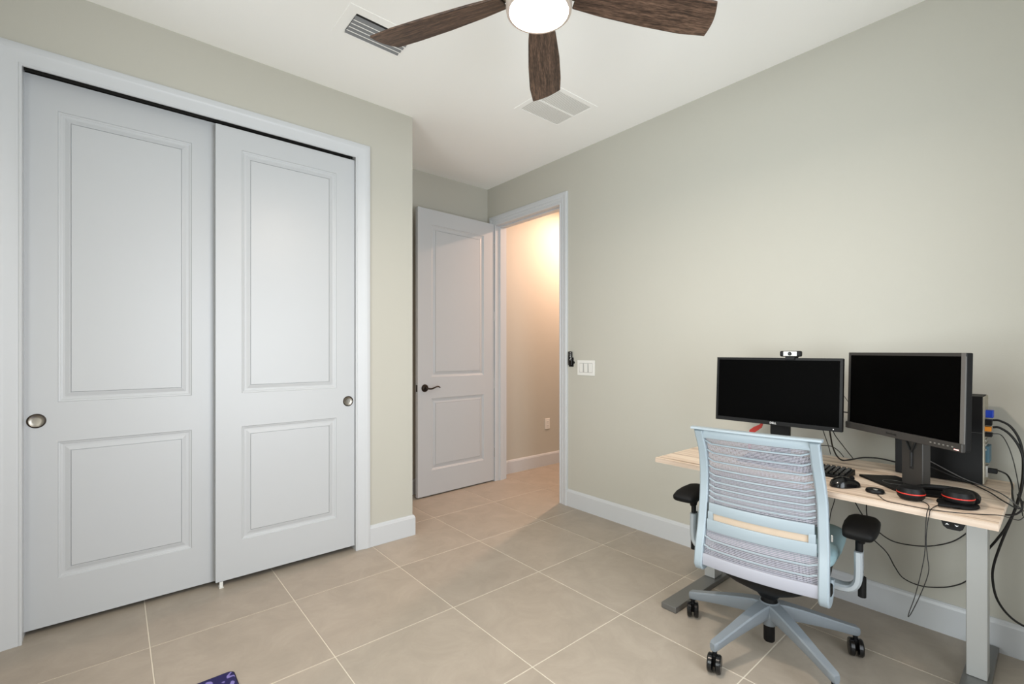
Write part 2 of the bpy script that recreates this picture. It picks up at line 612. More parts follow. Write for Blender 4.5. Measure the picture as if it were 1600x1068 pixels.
def pull(parent, x, z):
    p = MB().lathe([(.0315, .0), (.0315, -.002), (.030, -.0035), (.0275, -.0038), (.0262, -.0025)], (x, 0, z), 'y', 36, caps=False).build('pull_ring', M_BRONZE, parent, smooth=True)
    MB().lathe([(.0263, -.0026), (.025, -.0016), (.012, -.0008), (.0004, -.0006)], (x, 0, z), 'y', 36, caps=False).build('pull_cup', M_NICKEL, p, smooth=True)
    return p


d1 = panel_door('door_1', .741, 2.414, .035, [(.120, .629, .196, .810), (.120, .629, .990, 2.306)])
d1.location = (.406, 2.900, .030)
tag(d1, 'front sliding closet door, right one, white with two moulded panels', 'closet door', kind=S)
pull(d1, .700, .907)
d2 = panel_door('door_2', .780, 2.441, .035, [(.133, .633, .202, .817), (.133, .633, .995, 2.306)])
d2.location = (-.325, 2.950, .022)
tag(d2, 'rear sliding closet door, left one, white with two moulded panels', 'closet door', kind=S)
pull(d2, .066, .917)

d3 = panel_door('door_3', .838, 2.455, .035, [(.134, .712, .212, .830), (.134, .712, 1.014, 2.325)])
d3.location = (1.940, 3.538, .012)
d3.rotation_euler = (0, 0, math.radians(2.2))
tag(d3, 'white two-panel door standing open against the alcove wall', 'door', kind=S)
hd = MB().lathe([(.033, 0), (.033, -.004), (.028, -.010), (.013, -.014), (.012, -.040), (.0005, -.042)], (.068, 0, .922), 'y', 28, caps=False).build('door_handle', M_BRONZE, d3, smooth=True)
MB().tube([(.068, -.036, .922), (.085, -.046, .918), (.110, -.050, .918), (.140, -.050, .928), (.165, -.048, .934), (.185, -.044, .930), (.196, -.042, .922)], lambda t: .0085 - .004 * t, 10, 6).build('lever', M_BRONZE, hd, smooth=True)
MB().box(-.0015, .0005, .006, .029, .893, .951).build('latch_plate', M_BRONZE, d3, bevel=.0005)
for z in (.263, .920, 1.570, 2.227):
    MB().lathe([(.0005, z - .046), (.0062, z - .044), (.0062, z + .044), (.0005, z + .046)], (.843, .004, 0), 'z', 12, caps=False).build('hinge', M_NICKEL, d3, smooth=True)

gd = MB().box(0, .020, 0, .045, 0, .004).box(.002, .018, .010, .013, .004, .030).build('door_guide', M_WHITE, bevel=.001)
gd.location = (.420, 2.884, 0)
tag(gd, 'small white floor guide bracket where the closet doors overlap', 'bracket')

# ---------------------------------------------------------------- ceiling fan
FX, FY = 1.075, 1.139
fan = thing('ceiling_fan', 'five-blade dark wood ceiling fan with a glowing round lamp', 'ceiling fan', (FX, FY, ZC))
MB().lathe([(.0005, 0), (.068, 0), (.066, -.03), (.050, -.055), (.020, -.062)], seg=36, caps=False).build('canopy', M_NICKEL, fan, smooth=True)
MB().lathe([(.016, -.05), (.016, -.20)], seg=16).build('downrod', M_NICKEL, fan, smooth=True)
MB().lathe([(.018, -.18), (.06, -.185), (.105, -.21), (.118, -.25), (.118, -.34), (.112, -.375), (.06, -.385), (.0005, -.385)], seg=48, caps=False).build('motor_housing', M_NICKEL, fan, smooth=True)
MB().lathe([(.104, -.380), (.110, -.385), (.110, -.450), (.108, -.463), (.099, -.465), (.0965, -.462), (.0965, -.40)], seg=64, caps=False).build('lamp_rim', M_RIM, fan, smooth=True)
MB().lathe([(.0966, -.440), (.090, -.450), (.06, -.456), (.0005, -.458)], seg=48, caps=False).build('lamp_globe', M_GLOBE, fan, smooth=True)
blade = None
for k in range(5):
    if blade is None:
        up, lo = [], []
        n = 26
        for i in range(n + 1):
            t = i / n
            r = .13 + (.66 - .13) * t
            up.append((r, interp(t, [(0, .040), (.2, .052), (.5, .062), (.8, .066), (1, .058)])))
            rl = .13 + (.625 - .13) * t
            lo.append((rl, -interp(t, [(0, .040), (.2, .056), (.5, .070), (.8, .076), (1, .074)])))
        tip = []
        (xa, ya), (xb, yb) = up[-1], lo[-1]
        for i in range(1, 8):
            t = i / 8
            bow = math.sin(math.pi * t) * .012
            tip.append((xa + (xb - xa) * t + bow, ya + (yb - ya) * t))
        poly = up + tip + lo[::-1]
        m = MB().prism(poly, lambda x, y: (x, y, -.004), lambda x, y: (x, y, .004))
        blade = m.build('blade', M_BLADE, fan, bevel=.003)
        bl = blade
        iron = MB().box(.085, .20, -.018, .018, .0042, .009).build('blade_iron', M_NICKEL, blade, bevel=.002)
        ir = iron
    else:
        bl = blade.copy()
        COL.objects.link(bl)
        ir = iron.copy()
        COL.objects.link(ir)
        ir.parent = bl
    bl.location = (0, 0, -.392)
    bl.rotation_euler = (Matrix.Rotation(math.radians(44.2 + 72 * k), 3, 'Z') @ Matrix.Rotation(math.radians(-13), 3, 'X')).to_euler()
fl = bpy.data.lights.new('fan_lamp', 'AREA')
fl.shape, fl.size, fl.energy, fl.color = 'DISK', .176, 19, (1.0, .85, .72)
flo = bpy.data.objects.new('fan_lamp', fl)
COL.objects.link(flo)
flo.location = (FX, FY, ZC - .4605)

# ---------------------------------------------------------------- ceiling grilles
v = thing('air_vent', 'white supply air vent with dark gaps beside a fan blade tip', 'vent', (.82, 2.12, ZC))
m = MB()
fr = [(0, 0), (.001, -.002), (.044, -.003), (.048, -.002), (.050, 0)]
W_, D_ = .38, .25
m.rings([[(d, d, h) for d, h in fr], [(W_ - d, d, h) for d, h in fr], [(W_ - d, D_ - d, h) for d, h in fr], [(d, D_ - d, h) for d, h in fr]], closed=True)
m.build('frame', M_CEIL, v, smooth=True, angle=20)
MB().box(.045, W_ - .045, .045, D_ - .045, -.0012, -.0002).build('backing', M_DARK, v)
for i in range(5):
    y = .062 + i * .030
    sl = MB().add([(.048, y, -.002), (W_ - .048, y, -.002), (W_ - .048, y + .020, -.010), (.048, y + .020, -.010),
              (.048, y, -.0036), (W_ - .048, y, -.0036), (W_ - .048, y + .020, -.0116), (.048, y + .020, -.0116)],
             [(0, 1, 2, 3), (7, 6, 5, 4), (0, 4, 5, 1), (1, 5, 6, 2), (2, 6, 7, 3), (3, 7, 4, 0)]).build('slat', M_SLAT, v)
    MB().box(.048, W_ - .048, y + .0195, y + .0245, -.0122, -.0096).build('slat_lit_edge', M_CEIL, sl)  # white strip paints the light caught along the slat edge

v = thing('return_grille', 'square white return air grille with fine louvres in two halves', 'vent', (1.99, 1.975, ZC))
W_, D_ = .405, .375
m = MB()
fr = [(0, 0), (.001, -.002), (.030, -.0025), (.033, -.002), (.034, 0)]
m.rings([[(d, d, h) for d, h in fr], [(W_ - d, d, h) for d, h in fr], [(W_ - d, D_ - d, h) for d, h in fr], [(d, D_ - d, h) for d, h in fr]], closed=True)
m.box(.03, W_ - .03, D_ / 2 - .006, D_ / 2 + .006, -.003, 0)
m.build('frame', M_CEIL, v)
MB().box(.032, W_ - .032, .032, D_ - .032, -.0006, -.0001).build('backing', M_LOUV, v)
m = MB()
n = 24
for i in range(n):
    x = .038 + i * (W_ - .076) / (n - 1)
    for y0, y1 in ((.032, D_ / 2 - .005), (D_ / 2 + .005, D_ - .032)):
        m.add([(x, y0, -.0008), (x, y1, -.0008), (x - .0085, y1, -.0028), (x - .0085, y0, -.0028)], [(0, 1, 2, 3)])
lv = m.build('louvres', M_CEIL, v)
lv['kind'] = 'stuff'

# ---------------------------------------------------------------- wall fittings
sw = thing('light_switch', 'white triple rocker light switch plate beside the doorway', 'light switch', (XR, 2.423, 1.118))
MB().box(-.006, 0, -.088, .088, -.060, .060).build('plate', M_WHITE, sw, bevel=.003)
MB().box(-.0064, -.005, -.067, .067, -.037, .037).build('rocker_gap_shade', M_GAP, sw)  # grey sheet proud of the plate, paints the shaded gaps round the rockers
for y in (-.047, 0, .047):
    r = MB()
    r.add([(-.006, y - .0165, -.034), (-.006, y + .0165, -.034), (-.006, y + .0165, .034), (-.006, y - .0165, .034),
           (-.0075, y - .0155, -.033), (-.0075, y + .0155, -.033), (-.0115, y + .0155, .033), (-.0115, y - .0155, .033)],
          [(0, 1, 2, 3), (7, 6, 5, 4), (0, 4, 5, 1), (1, 5, 6, 2), (2, 6, 7, 3), (3, 7, 4, 0)])
    r.build('rocker', M_WHITE, sw, bevel=.0008)
rm = thing('fan_remote', 'slim black remote control in a wall holder by the door casing', 'remote', (XR, 2.577, 1.186))
MB().box(-.010, 0, -.024, .022, -.062, .012).build('holder', M_BLACK, rm, bevel=.003)
bd = MB().box(-.022, -.0105, -.019, .019, -.050, .060).build('body', M_BLACKG, rm, bevel=.004)
MB().lathe([(.0005, -.020), (.008, -.020), (.010, -.016), (.010, -.001)], (0, -.026, -.028), 'x', 16, caps=False).build('holder_knob', M_BLACK, rm, smooth=True)
for y, z in ((-.006, .048), (-.006, .032), (-.006, .020), (-.010, .006), (-.004, -.006)):
    MB().lathe([(.0005, -.0232), (.004, -.0228), (.004, -.0215)], (0, y, z), 'x', 10, caps=False).build('button', M_PRINT, bd, smooth=True)
ot = thing('wall_outlet', 'white wall outlet low on the hallway wall', 'outlet', (3.615, YA, .453))
MB().box(-.037, .037, -.006, 0, -.058, .058).build('plate', M_WHITE, ot, bevel=.003)
for z in (-.022, .022):
    s_ = MB().box(-.017, .017, -.0085, -.006, z - .015, z + .015).build('socket', M_WHITE, ot, bevel=.003)
    MB().box(-.0075, -.0055, -.0089, -.0084, z - .004, z + .006).box(.0055, .0075, -.0089, -.0084, z - .004, z + .006).build('slot', M_DARK, s_)
dl = thing('hall_downlight', 'recessed warm downlight in the hallway ceiling', 'ceiling light', (3.90, 3.12, ZC))
MB().lathe([(.085, 0), (.085, -.004), (.065, -.006), (.060, -.001)], seg=32, caps=False).build('trim_ring', M_TRIM, dl, smooth=True)
MB().lathe([(.060, -.0015), (.0005, -.0015)], seg=32, caps=False).build('lens', emit('hall_lens', (1.0, .70, .42), 6), dl)
hl = bpy.data.lights.new('hall_lamp', 'AREA')
hl.shape, hl.size, hl.energy, hl.color = 'DISK', .11, 44, (1.0, .64, .47)
hlo = bpy.data.objects.new('hall_lamp', hl)
COL.objects.link(hlo)
hlo.location = (3.90, 3.12, ZC - .008)

# ---------------------------------------------------------------- floor mat
fm = thing('floor_mat', 'dark purple mat with pale scroll print on the tiles', 'mat', (.355, 2.108, 0))
a = [(0, 0)]
cr = .022
poly = []
for cx_, cy_, s0 in ((-cr, -cr, 0), (-.61 + cr, -cr, 90), (-.61 + cr, -1.5 + cr, 180), (-cr, -1.5 + cr, 270)):
    for i in range(7):
        t = math.radians(s0 + 15 * i)
        poly.append((cx_ + cr * math.cos(t), cy_ + cr * math.sin(t)))
MB().prism(poly, lambda x, y: (x, y, .0002), lambda x, y: (x, y, .006)).build('edge', M_MATE, fm, bevel=.0015)
MB().prism([(p[0] * .985 - .004, p[1] * .995 - .004) for p in poly], lambda x, y: (x, y, .0055), lambda x, y: (x, y, .0066)).build('top_print', M_MATP, fm)

# ---------------------------------------------------------------- standing desk
DT = 0.72
DL = (2.392, .7245, 0)
desk = thing('standing_desk', 'height-adjustable desk with pale ash top and silver legs', 'desk', DL)
XD = Matrix.Translation((-DL[0], -DL[1], 0))
MB().box(2.0435, 2.743, .128, 1.321, DT - .0225, DT).build('desktop', M_DESK, desk, bevel=.0015, xf=XD)
MB().box(2.041, 2.0436, .128, 1.321, DT - .0222, DT - .0004).build('edge_band', M_DESKEDGE, desk, xf=XD)
MB().box(2.44, 2.52, .24, 1.217, .645, .690).build('crossbar', M_LEG, desk, xf=XD)
for y0, y1, f0, f1 in ((1.217, 1.275, 1.198, 1.276), (.182, .240, .172, .250)):
    lg = MB().box(2.442, 2.522, y0, y1, .028, .640).build('leg', M_LEG, desk, bevel=.003, xf=XD)
    MB().box(2.447, 2.517, y0 + .005, y1 - .005, .640, .690).build('inner_column', M_LEG, lg, xf=XD)
    MB().box(2.15, 2.68, y0 + .008, y1 - .008, .682, .6975).build('top_bracket', M_FOOT, lg, xf=XD)
    MB().box(2.022, 2.766, f0, f1, .002, .028).build('foot', M_FOOT, desk, bevel=.003, xf=XD)
cp = MB()
cp.prism([(.262, .6975), (.201, .6975), (.209, .676), (.216, .670), (.246, .670), (.256, .678)], lambda y, z: (2.052, y, z), lambda y, z: (2.085, y, z + .004))
cp = cp.build('control_panel', M_BLACK, desk, bevel=.0012, xf=XD)
for y, s in ((.246, 1), (.223, -1)):
    MB().add([(2.0512, y + .005, .686 - s * .002), (2.0512, y, .686 + s * .003), (2.0512, y - .005, .686 - s * .002), (2.0512, y, .686 - s * .0005)], [(0, 1, 3), (1, 2, 3)]).build('arrow_mark', M_PRINT, cp, xf=XD)
MB().box(2.0505, 2.0525, .230, .239, .679, .692).build('divider', M_BLACKG, cp, xf=XD)

# ---------------------------------------------------------------- office chair (x forward, y left)
ch = thing('office_chair', 'pale blue-grey mesh-back swivel office chair facing the desk', 'office chair', (2.099, .809, 0), math.radians(7))
XB = [(.34, -.185), (.40, -.178), (.45, -.168), (.5, -.155), (.55, -.149), (.6, -.146), (.64, -.1435), (.68, -.144), (.72, -.150), (.75, -.157), (.80, -.173), (.84, -.190), (.88, -.211), (.93, -.240)]
WB = [(.34, .243), (.5, .239), (.6, .235), (.69, .232), (.75, .228), (.84, .222), (.93, .222)]


def xb(z):
    return interp(z, XB)


def bow(y, k=.025):
    return -k * max(0, 1 - (y / .2) ** 2)


def sweep_xz(path, half_y, half_n):
    """rings round a path [(x, y, z)] lying near an xz plane; half_y(t), half_n(t)"""
    rs = []
    n = len(path)
    for i, (x, y, z) in enumerate(path):
        a, b = path[max(i - 1, 0)], path[min(i + 1, n - 1)]
        t = Vector((b[0] - a[0], 0, b[2] - a[2])).normalized()
        nn = Vector((-t.z, 0, t.x))
        hy, hn = half_y(i / (n - 1)), half_n(i / (n - 1))
        c = .3
        rs.append([(x + nn.x * p * hn, y + q * hy, z + nn.z * p * hn) for p, q in
                   ((-1, -1 + c), (-1, 1 - c), (-1 + c, 1), (1 - c, 1), (1, 1 - c), (1, -1 + c), (1 - c, -1), (-1 + c, -1))])
    return rs


for s in (1, -1):
    zs = [.925 - i * .02 for i in range(29)]
    path = [(xb(z), s * (interp(z, WB) - .017), z) for z in zs]
    for x, z in ((-.183, .350), (-.176, .339), (-.162, .332), (-.142, .331), (-.122, .338), (-.108, .352), (-.099, .372), (-.094, .395)):
        path.append((x, s * .226, z))
    MB().rings(sweep_xz(path, lambda t: .017, lambda t: .014 + .004 * t)).build('back_stile', M_CHAIR, ch, smooth=True)
    MB().box(-.158, -.118, s * .226 - .0185, s * .226 + .0185, .352, .392).build('dark_dimple_block', M_BLACK, ch, bevel=.006)  # black block paints the dark dimple between the frame bands
    MB().box(-.158, -.152, s * .245 - .004, s * .245 + .003, .555, .580).build('side_clip', M_STEEL, ch, bevel=.002)


def sweep_y(y0, y1, z, hz, hx, off, k, n=16, flare=0.0, ch_=.35):
    rs = []
    for i in range(n + 1):
        y = y0 + (y1 - y0) * i / n
        x = xb(z) + off + bow(y, k)
        zz = z + flare * (abs(y) / .23) ** 2
        rs.append([(x + p * hx, y, zz + q * hz) for p, q in
                   ((-1, -1 + ch_), (-1, 1 - ch_), (-1 + ch_, 1), (1 - ch_, 1), (1, 1 - ch_), (1, -1 + ch_), (1 - ch_, -1), (-1 + ch_, -1))])
    return rs


tr = MB().rings(sweep_y(-.222, .222, .908, .018, .009, .002, .010)).build('top_rail', M_CHAIR, ch, smooth=True)
MB().rings(sweep_y(-.231, .231, .931, .0055, .017, -.004, .010)).build('top_lip', M_CHAIR, tr, smooth=True)
for z in (.866, .826, .788, .755, .724, .697, .671, .646, .622):
    w = interp(z, [(.6, .196), (.93, .184)])
    pts = []
    for i in range(15):
        y = -w + 2 * w * i / 14
        e = max(0, abs(y) / w - .90) / .10
        pts.append((xb(z) - .006 + bow(y), y, z + .010 * e * e))
    MB().tube(pts, .0036, 6).build('flexor', M_CHAIR, ch, smooth=True)
for z in (.456, .420):
    pts = []
    for i in range(15):
        y = -.205 + .41 * i / 14
        e = max(0, abs(y) / .205 - .90) / .10
        pts.append((xb(z) - .006 + bow(y), y, z + .010 * e * e))
    MB().tube(pts, .0036, 6).build('flexor', M_CHAIR, ch, smooth=True)
lu = MB().rings(sweep_y(-.192, .192, .584, .021, .005, -.008, .022))
lu.rings(sweep_y(-.200, .200, .513, .023, .005, -.006, .022))
for s in (1, -1):
    lu.rings(sweep_y(s * .174, s * .196, .549, .020, .005, -.0075, .022, 3))
lu = lu.build('lumbar_support', M_CHAIR, ch, smooth=True)
MB().rings(sweep_y(-.180, .180, .549, .016, .0015, -.004, .022)).build('lumbar_slot_strip', M_TAN, lu, smooth=True)  # plain tan strip filling the slot between the lumbar bands
MB().rings(sweep_y(-.208, .208, .371, .024, .007, -.002, .020)).build('lower_panel', M_CHAIRM, ch, smooth=True)


def net(z0, z1, w):
    m = MB()
    ny, nz = 14, 10
    vs = [(xb(z0 + (z1 - z0) * j / nz) + bow(-w + 2 * w * i / ny) + .006, -w + 2 * w * i / ny, z0 + (z1 - z0) * j / nz) for j in range(nz + 1) for i in range(ny + 1)]
    fs = [(j * (ny + 1) + i, j * (ny + 1) + i + 1, (j + 1) * (ny + 1) + i + 1, (j + 1) * (ny + 1) + i) for j in range(nz) for i in range(ny)]
    return m.add(vs, fs).build('back_net', M_NET, ch, smooth=True, angle=60)


net(.595, .905, .198)
net(.385, .500, .208)

m = MB()
sx = [(-.13, .205, .432, .470), (-.115, .228, .418, .486), (-.05, .238, .410, .490), (.10, .242, .408, .490), (.24, .238, .410, .492), (.30, .222, .416, .484), (.322, .195, .432, .466)]
rs = []
for x, w, z0, z1 in sx:
    zc, hz = (z0 + z1) / 2, (z1 - z0) / 2
    ring = []
    for i in range(28):
        a = 2 * math.pi * i / 28
        cc, ss = math.cos(a), math.sin(a)
        ring.append((x, w * math.copysign(abs(cc) ** .45, cc), zc + hz * math.copysign(abs(ss) ** .6, ss)))
    rs.append(ring)
m.rings(rs).build('seat', M_SEAT, ch, smooth=True, angle=60)
m = MB()
rs = []
for z, x0, x1, w in ((.425, -.15, .26, .215), (.395, -.158, .25, .214), (.350, -.172, .20, .212), (.328, -.172, .18, .200), (.292, -.140, .14, .140), (.258, -.085, .09, .085), (.234, -.045, .055, .048), (.215, -.034, .034, .032)):
    xc, hx = (x0 + x1) / 2, (x1 - x0) / 2
    rs.append([(xc + hx * math.copysign(abs(math.cos(a)) ** .6, math.cos(a)), w * math.copysign(abs(math.sin(a)) ** .6, math.sin(a)), z) for a in [2 * math.pi * i / 24 for i in range(24)]])
m.rings(rs).build('under_cover', M_BLACK, ch, smooth=True, angle=50)

for s in (1, -1):
    ap = []
    for x, y, z in ((-.02, .165, .360), (-.02, .215, .354), (-.02, .258, .350), (-.02, .288, .358), (-.02, .306, .384), (-.02, .310, .425), (-.02, .310, .470), (-.02, .310, .500)):
        ap.append(Vector((x, s * y, z)))
    ap = spline(ap, 4)
    rs = []
    for i, p in enumerate(ap):
        t = (ap[min(i + 1, len(ap) - 1)] - ap[max(i - 1, 0)]).normalized()
        nn = Vector((0, -t.z, t.y))
        rs.append([p + nn * .013 * a + Vector((1, 0, 0)) * .027 * b for a, b in ((-1, -.7), (-1, .7), (-.5, 1), (.5, 1), (1, .7), (1, -.7), (.5, -1), (-.5, -1))])
    ar = MB().rings(rs).build('armrest', M_ARM, ch, smooth=True)
    MB().tube([(-.005, s * .318, .325), (-.005, s * .318, .40)], .0135, 10).build('post_sleeve', M_BLACK, ar, smooth=True)
    MB().tube([(-.02, s * .311, .42), (-.02, s * .311, .56)], .0125, 12).build('post', M_BLACK, ar, smooth=True)
    MB().lathe([(.013, .530), (.020, .552), (.038, .570), (.038, .578)], (-.02, s * .315, 0), 'z', 16).build('pad_mount', M_BLACK, ar, smooth=True)
    rs = []
    for x, w, z0, z1 in ((-.142, .034, .585, .596), (-.130, .046, .572, .606), (-.09, .052, .569, .613), (-.02, .055, .569, .615), (.05, .052, .571, .613), (.085, .042, .574, .608), (.098, .026, .584, .600)):
        zc, hz = (z0 + z1) / 2, (z1 - z0) / 2
        rs.append([(x, s * .318 + w * math.copysign(abs(math.cos(a)) ** .5, math.cos(a)), zc + hz * math.copysign(abs(math.sin(a)) ** .7, math.sin(a))) for a in [2 * math.pi * i / 20 for i in range(20)]])
    MB().rings(rs).build('arm_pad', M_RUBBER, ar, smooth=True, angle=60)

MB().lathe([(.0005, .243), (.029, .243), (.030, .205), (.030, .185), (.0005, .185)], seg=24, caps=False).build('gas_spring', M_BLACK, ch, smooth=True)
MB().lathe([(.033, .196), (.046, .188), (.048, .150), (.036, .128), (.033, .112), (.027, .098), (.0005, .098)], seg=28, caps=False).build('hub', M_BASE, ch, smooth=True)
MB().lathe([(.0005, .100), (.0215, .100), (.0215, .032), (.019, .028), (.0005, .028)], seg=20, caps=False).build('column_end', M_BLACK, ch, smooth=True)
base_m = cast_m = None
for k in range(5):
    ang = math.radians(94.6 + 72 * k - 7)
    if base_m is None:
        rs = []
        for r, zt, hh, w in ((.020, .194, .060, .030), (.06, .190, .062, .027), (.12, .176, .056, .024), (.19, .157, .048, .021), (.26, .137, .041, .018), (.315, .122, .038, .0165), (.336, .117, .036, .0155), (.345, .111, .028, .011)):
            rs.append([(r, y, z) for y, z in ((-w * .82, zt), (w * .82, zt), (w, zt - .006), (w * .92, zt - hh * .7), (w * .6, zt - hh), (-w * .6, zt - hh), (-w * .92, zt - hh * .7), (-w, zt - .006))])
        b = base_m = MB().rings(rs).build('base_arm', M_BASE, ch, smooth=True, angle=28)
        c = cast_m = MB().lathe([(.0005, .088), (.009, .088), (.009, .060)], (0, 0, 0), 'z', 12).box(-.012, .012, -.006, .006, .022, .066).build('caster', M_BLACK, ch, bevel=.002)
        ws = []
        for sy in (-1, 1):
            prof = [(.008, sy * .004), (.030, sy * .005), (.0345, sy * .008), (.0345, sy * .020), (.031, sy * .0245), (.020, sy * .026), (.0005, sy * .0255)]
            ws.append(MB().lathe(prof, (-.006, 0, .0345), 'y', 28).build('wheel', M_BLACKG, c, smooth=True))
    else:
        b, c = base_m.copy(), cast_m.copy()
        COL.objects.link(b)
        COL.objects.link(c)
        for w_ in ws:
            w2 = w_.copy()
            COL.objects.link(w2)
            w2.parent = c
    b.rotation_euler = (0, 0, ang)
    c.location = (.331 * math.cos(ang), .331 * math.sin(ang), 0)
    c.rotation_euler = (0, 0, math.radians((22, 12, 34, 18, 150)[k]))

# ---------------------------------------------------------------- monitors
def monitor(name, label, centre, yaw, tilt, W, Hh, back, bez, bottom, depth):
    n = Vector((math.cos(yaw), math.sin(yaw), 0))
    foot = Vector(centre) - n * back
    t = thing(name, label, 'monitor', (foot.x, foot.y, DT), yaw + math.pi / 2)
    Hm = Matrix.Translation((0, -back, centre[2] - DT)) @ Matrix.Rotation(-tilt, 4, 'X')
    w, h = W / 2, Hh / 2
    MB().box(-w, w, .004, depth, -h, h).build('casing', M_BLACK, t, bevel=.003, xf=Hm)
    rs = [[(-w * .96, depth - .001, -h * .9), (w * .96, depth - .001, -h * .9), (w * .96, depth - .001, h * .9), (-w * .96, depth - .001, h * .9)],
          [(-w * .55, depth + .026, -h * .6), (w * .55, depth + .026, -h * .6), (w * .55, depth + .026, h * .6), (-w * .55, depth + .026, h * .6)]]
    MB().rings(rs).build('back_housing', M_BLACK, t, bevel=.003, xf=Hm)
    MB().box(-w + bez, w - bez, .0015, .006, -h + bottom, h - bez).build('screen', M_SCREEN, t, xf=Hm)
    return t, Hm, w, h


t, Hm, w, h = monitor('monitor', 'black widescreen monitor with a webcam on top, behind the chair', (2.374, .895, 1.057), math.radians(180.75), math.radians(3.4), .553, .318, .085, .011, .018, .024)
fr = MB().box(-w, w, 0, .004, h - .011, h).box(-w, -w + .011, 0, .004, -h, h - .011).box(w - .011, w, 0, .004, -h, h - .011).box(-w + .011, w - .011, 0, .004, -h, -h + .018)
fr.build('bezel', M_BLACK, t, xf=Hm)
text_mesh('logo', 'DELL', .013, M_PRINT, t, Hm @ Matrix.Translation((0, -.0006, -h + .009)) @ Matrix.Rotation(math.radians(90), 4, 'X'))
MB().box(w - .034, w - .030, -.0008, .001, -h + .007, -h + .011).build('power_light', M_PRINT, t, xf=Hm)
st = MB().box(-.042, .042, -.015, .015, .010, .40).build('stand', M_BLACK, t, bevel=.004)
MB().box(-.035, .035, -.055, -.010, .30, .38).build('tilt_mount', M_BLACK, st, bevel=.003)
MB().box(-.125, .125, -.048, .095, 0, .012).build('base_plate', M_BLACK, t, bevel=.004)

t, Hm, w, h = monitor('monitor', 'black monitor with thick lower bezel and flat stand, angled beside the computer tower', (2.284, .4136, 1.0777), math.radians(141), math.radians(1.3), .5217, .327, .070, .012, .026, .026)
MB().box(-w, w, 0, .004, h - .012, h).box(-w, -w + .012, 0, .004, -h + .026, h - .012).build('bezel', M_BEZEL, t, xf=Hm)
MB().box(w - .014, w, -.001, .004, -h + .026, h).build('side_bezel', M_BEZELL, t, xf=Hm)
lb = MB().box(-w - .003, w, -.007, .006, -h - .002, -h + .026).build('lower_bezel', M_BEZEL, t, bevel=.002, xf=Hm)
text_mesh('logo', 'ViewSonic', .012, M_PRINTG, t, Hm @ Matrix.Translation((-.02, -.0078, -h + .012)) @ Matrix.Rotation(math.radians(90), 4, 'X'))
for i in range(6):
    MB().box(w - .115 + i * .016, w - .109 + i * .016, -.0082, -.0068, -h + .010, -h + .014).build('button', M_STEEL, lb, xf=Hm)
MB().box(w - .026, w - .010, -.0082, -.0068, -h + .003, -h + .0065).build('status_light', emit('led_red', (1.0, .12, .06), 1.2), lb, xf=Hm)
st = MB().box(-.046, .046, -.016, .016, .010, .41).build('stand', M_BEZEL, t, bevel=.003)
MB().box(-.009, .009, -.0168, -.0155, .075, .145).build('cable_slot', M_DARK, st)
MB().tube([(-.030, -.020, .21), (-.020, -.020, .178), (-.006, -.019, .150), (0, -.0185, .138), (0, -.0185, .085)], .0042, 8, 5).tube([(.028, -.020, .21), (.018, -.020, .18), (.006, -.019, .152), (0, -.0185, .138)], .004, 8, 5).build('stand_cable', M_CABLE, st, smooth=True)
MB().box(-.034, .034, -.050, -.014, .29, .40).build('tilt_mount', M_BLACK, st, bevel=.003)
bp_ = MB().prism([(-.153, .05), (.145, .05), (.085, -.118), (-.179, -.085)], lambda x, y: (x, y, 0), lambda x, y: (x, y, .009)).build('base_plate', M_BLACK, t, bevel=.002)
MB().lathe([(.034, .0090), (.034, .0096), (.0325, .0096), (.0325, .0090)], (-.055, -.042, 0), 'z', 32, caps=False).build('ring_mark', M_BEZELL, bp_)

wc = thing('webcam', 'small black and silver webcam clipped on top of the monitor', 'webcam', (2.392, .826, 1.2175), math.radians(270.75))
MB().box(-.045, .045, -.014, .012, .004, .031).build('body', M_BLACK, wc, bevel=.007, segs=3)
MB().box(-.029, .029, -.0165, -.012, .006, .029).build('face_plate', M_STEEL, wc, bevel=.002)
ln = MB().lathe([(.0085, -.012), (.0085, -.0185), (.006, -.0185), (.004, -.017), (.0005, -.017)], (0, 0, .0175), 'y', 24, caps=False).build('lens', M_BLACKG, wc, smooth=True)
MB().box(-.020, .020, -.014, .040, 0.0005, .005).box(-.018, .018, .036, .041, -.045, .002).box(-.020, .020, -.0165, -.0135, -.010, .003).build('clip', M_BLACK, wc, bevel=.0015)

# ---------------------------------------------------------------- computer tower
PL = (2.653, .340, DT)
pc = thing('computer_tower', 'black desktop computer tower with cables plugged in behind the angled monitor', 'computer', PL)
MB().box(-.075, .075, -.134, .137, .003, .349).build('body', M_BLACK, pc, bevel=.002)
MB().box(-.0765, -.0745, -.134, .137, .205, .2065).build('panel_seam', M_BEZEL, pc)
MB().box(-.071, .073, -.1385, -.132, .006, .346).build('rear_panel', M_PCM, pc, bevel=.001)
for i in range(4):
    MB().box(-.045, .045, -.142, -.137, .135 + i * .018, .142 + i * .018).build('slot_cover', M_STEEL, pc)
MB().box(-.03, .045, -.150, -.136, .085, .150).build('port_block', M_TEAL, pc, bevel=.001)
MB().box(-.055, -.02, -.158, -.136, .235, .258).build('plug', M_BLACK, pc, bevel=.002)
MB().box(-.055, -.02, -.156, -.136, .212, .230).build('plug', M_ORANGE, pc, bevel=.002)
MB().box(-.050, -.015, -.158, -.136, .190, .206).build('plug', M_BLACK, pc, bevel=.002)
MB().box(-.02, .015, -.160, -.136, .262, .292).build('plug', M_BLUE, pc, bevel=.003)
MB().box(-.045, .0, -.146, -.136, .030, .075).build('power_inlet', M_STEEL, pc, bevel=.001)
MB().box(-.035, -.012, -.172, -.140, .046, .064).build('plug', M_BLACK, pc, bevel=.003)
for y in (-.11, .11):
    MB().box(-.06, .06, y - .012, y + .012, 0, .004).build('foot', M_RUBBER, pc)

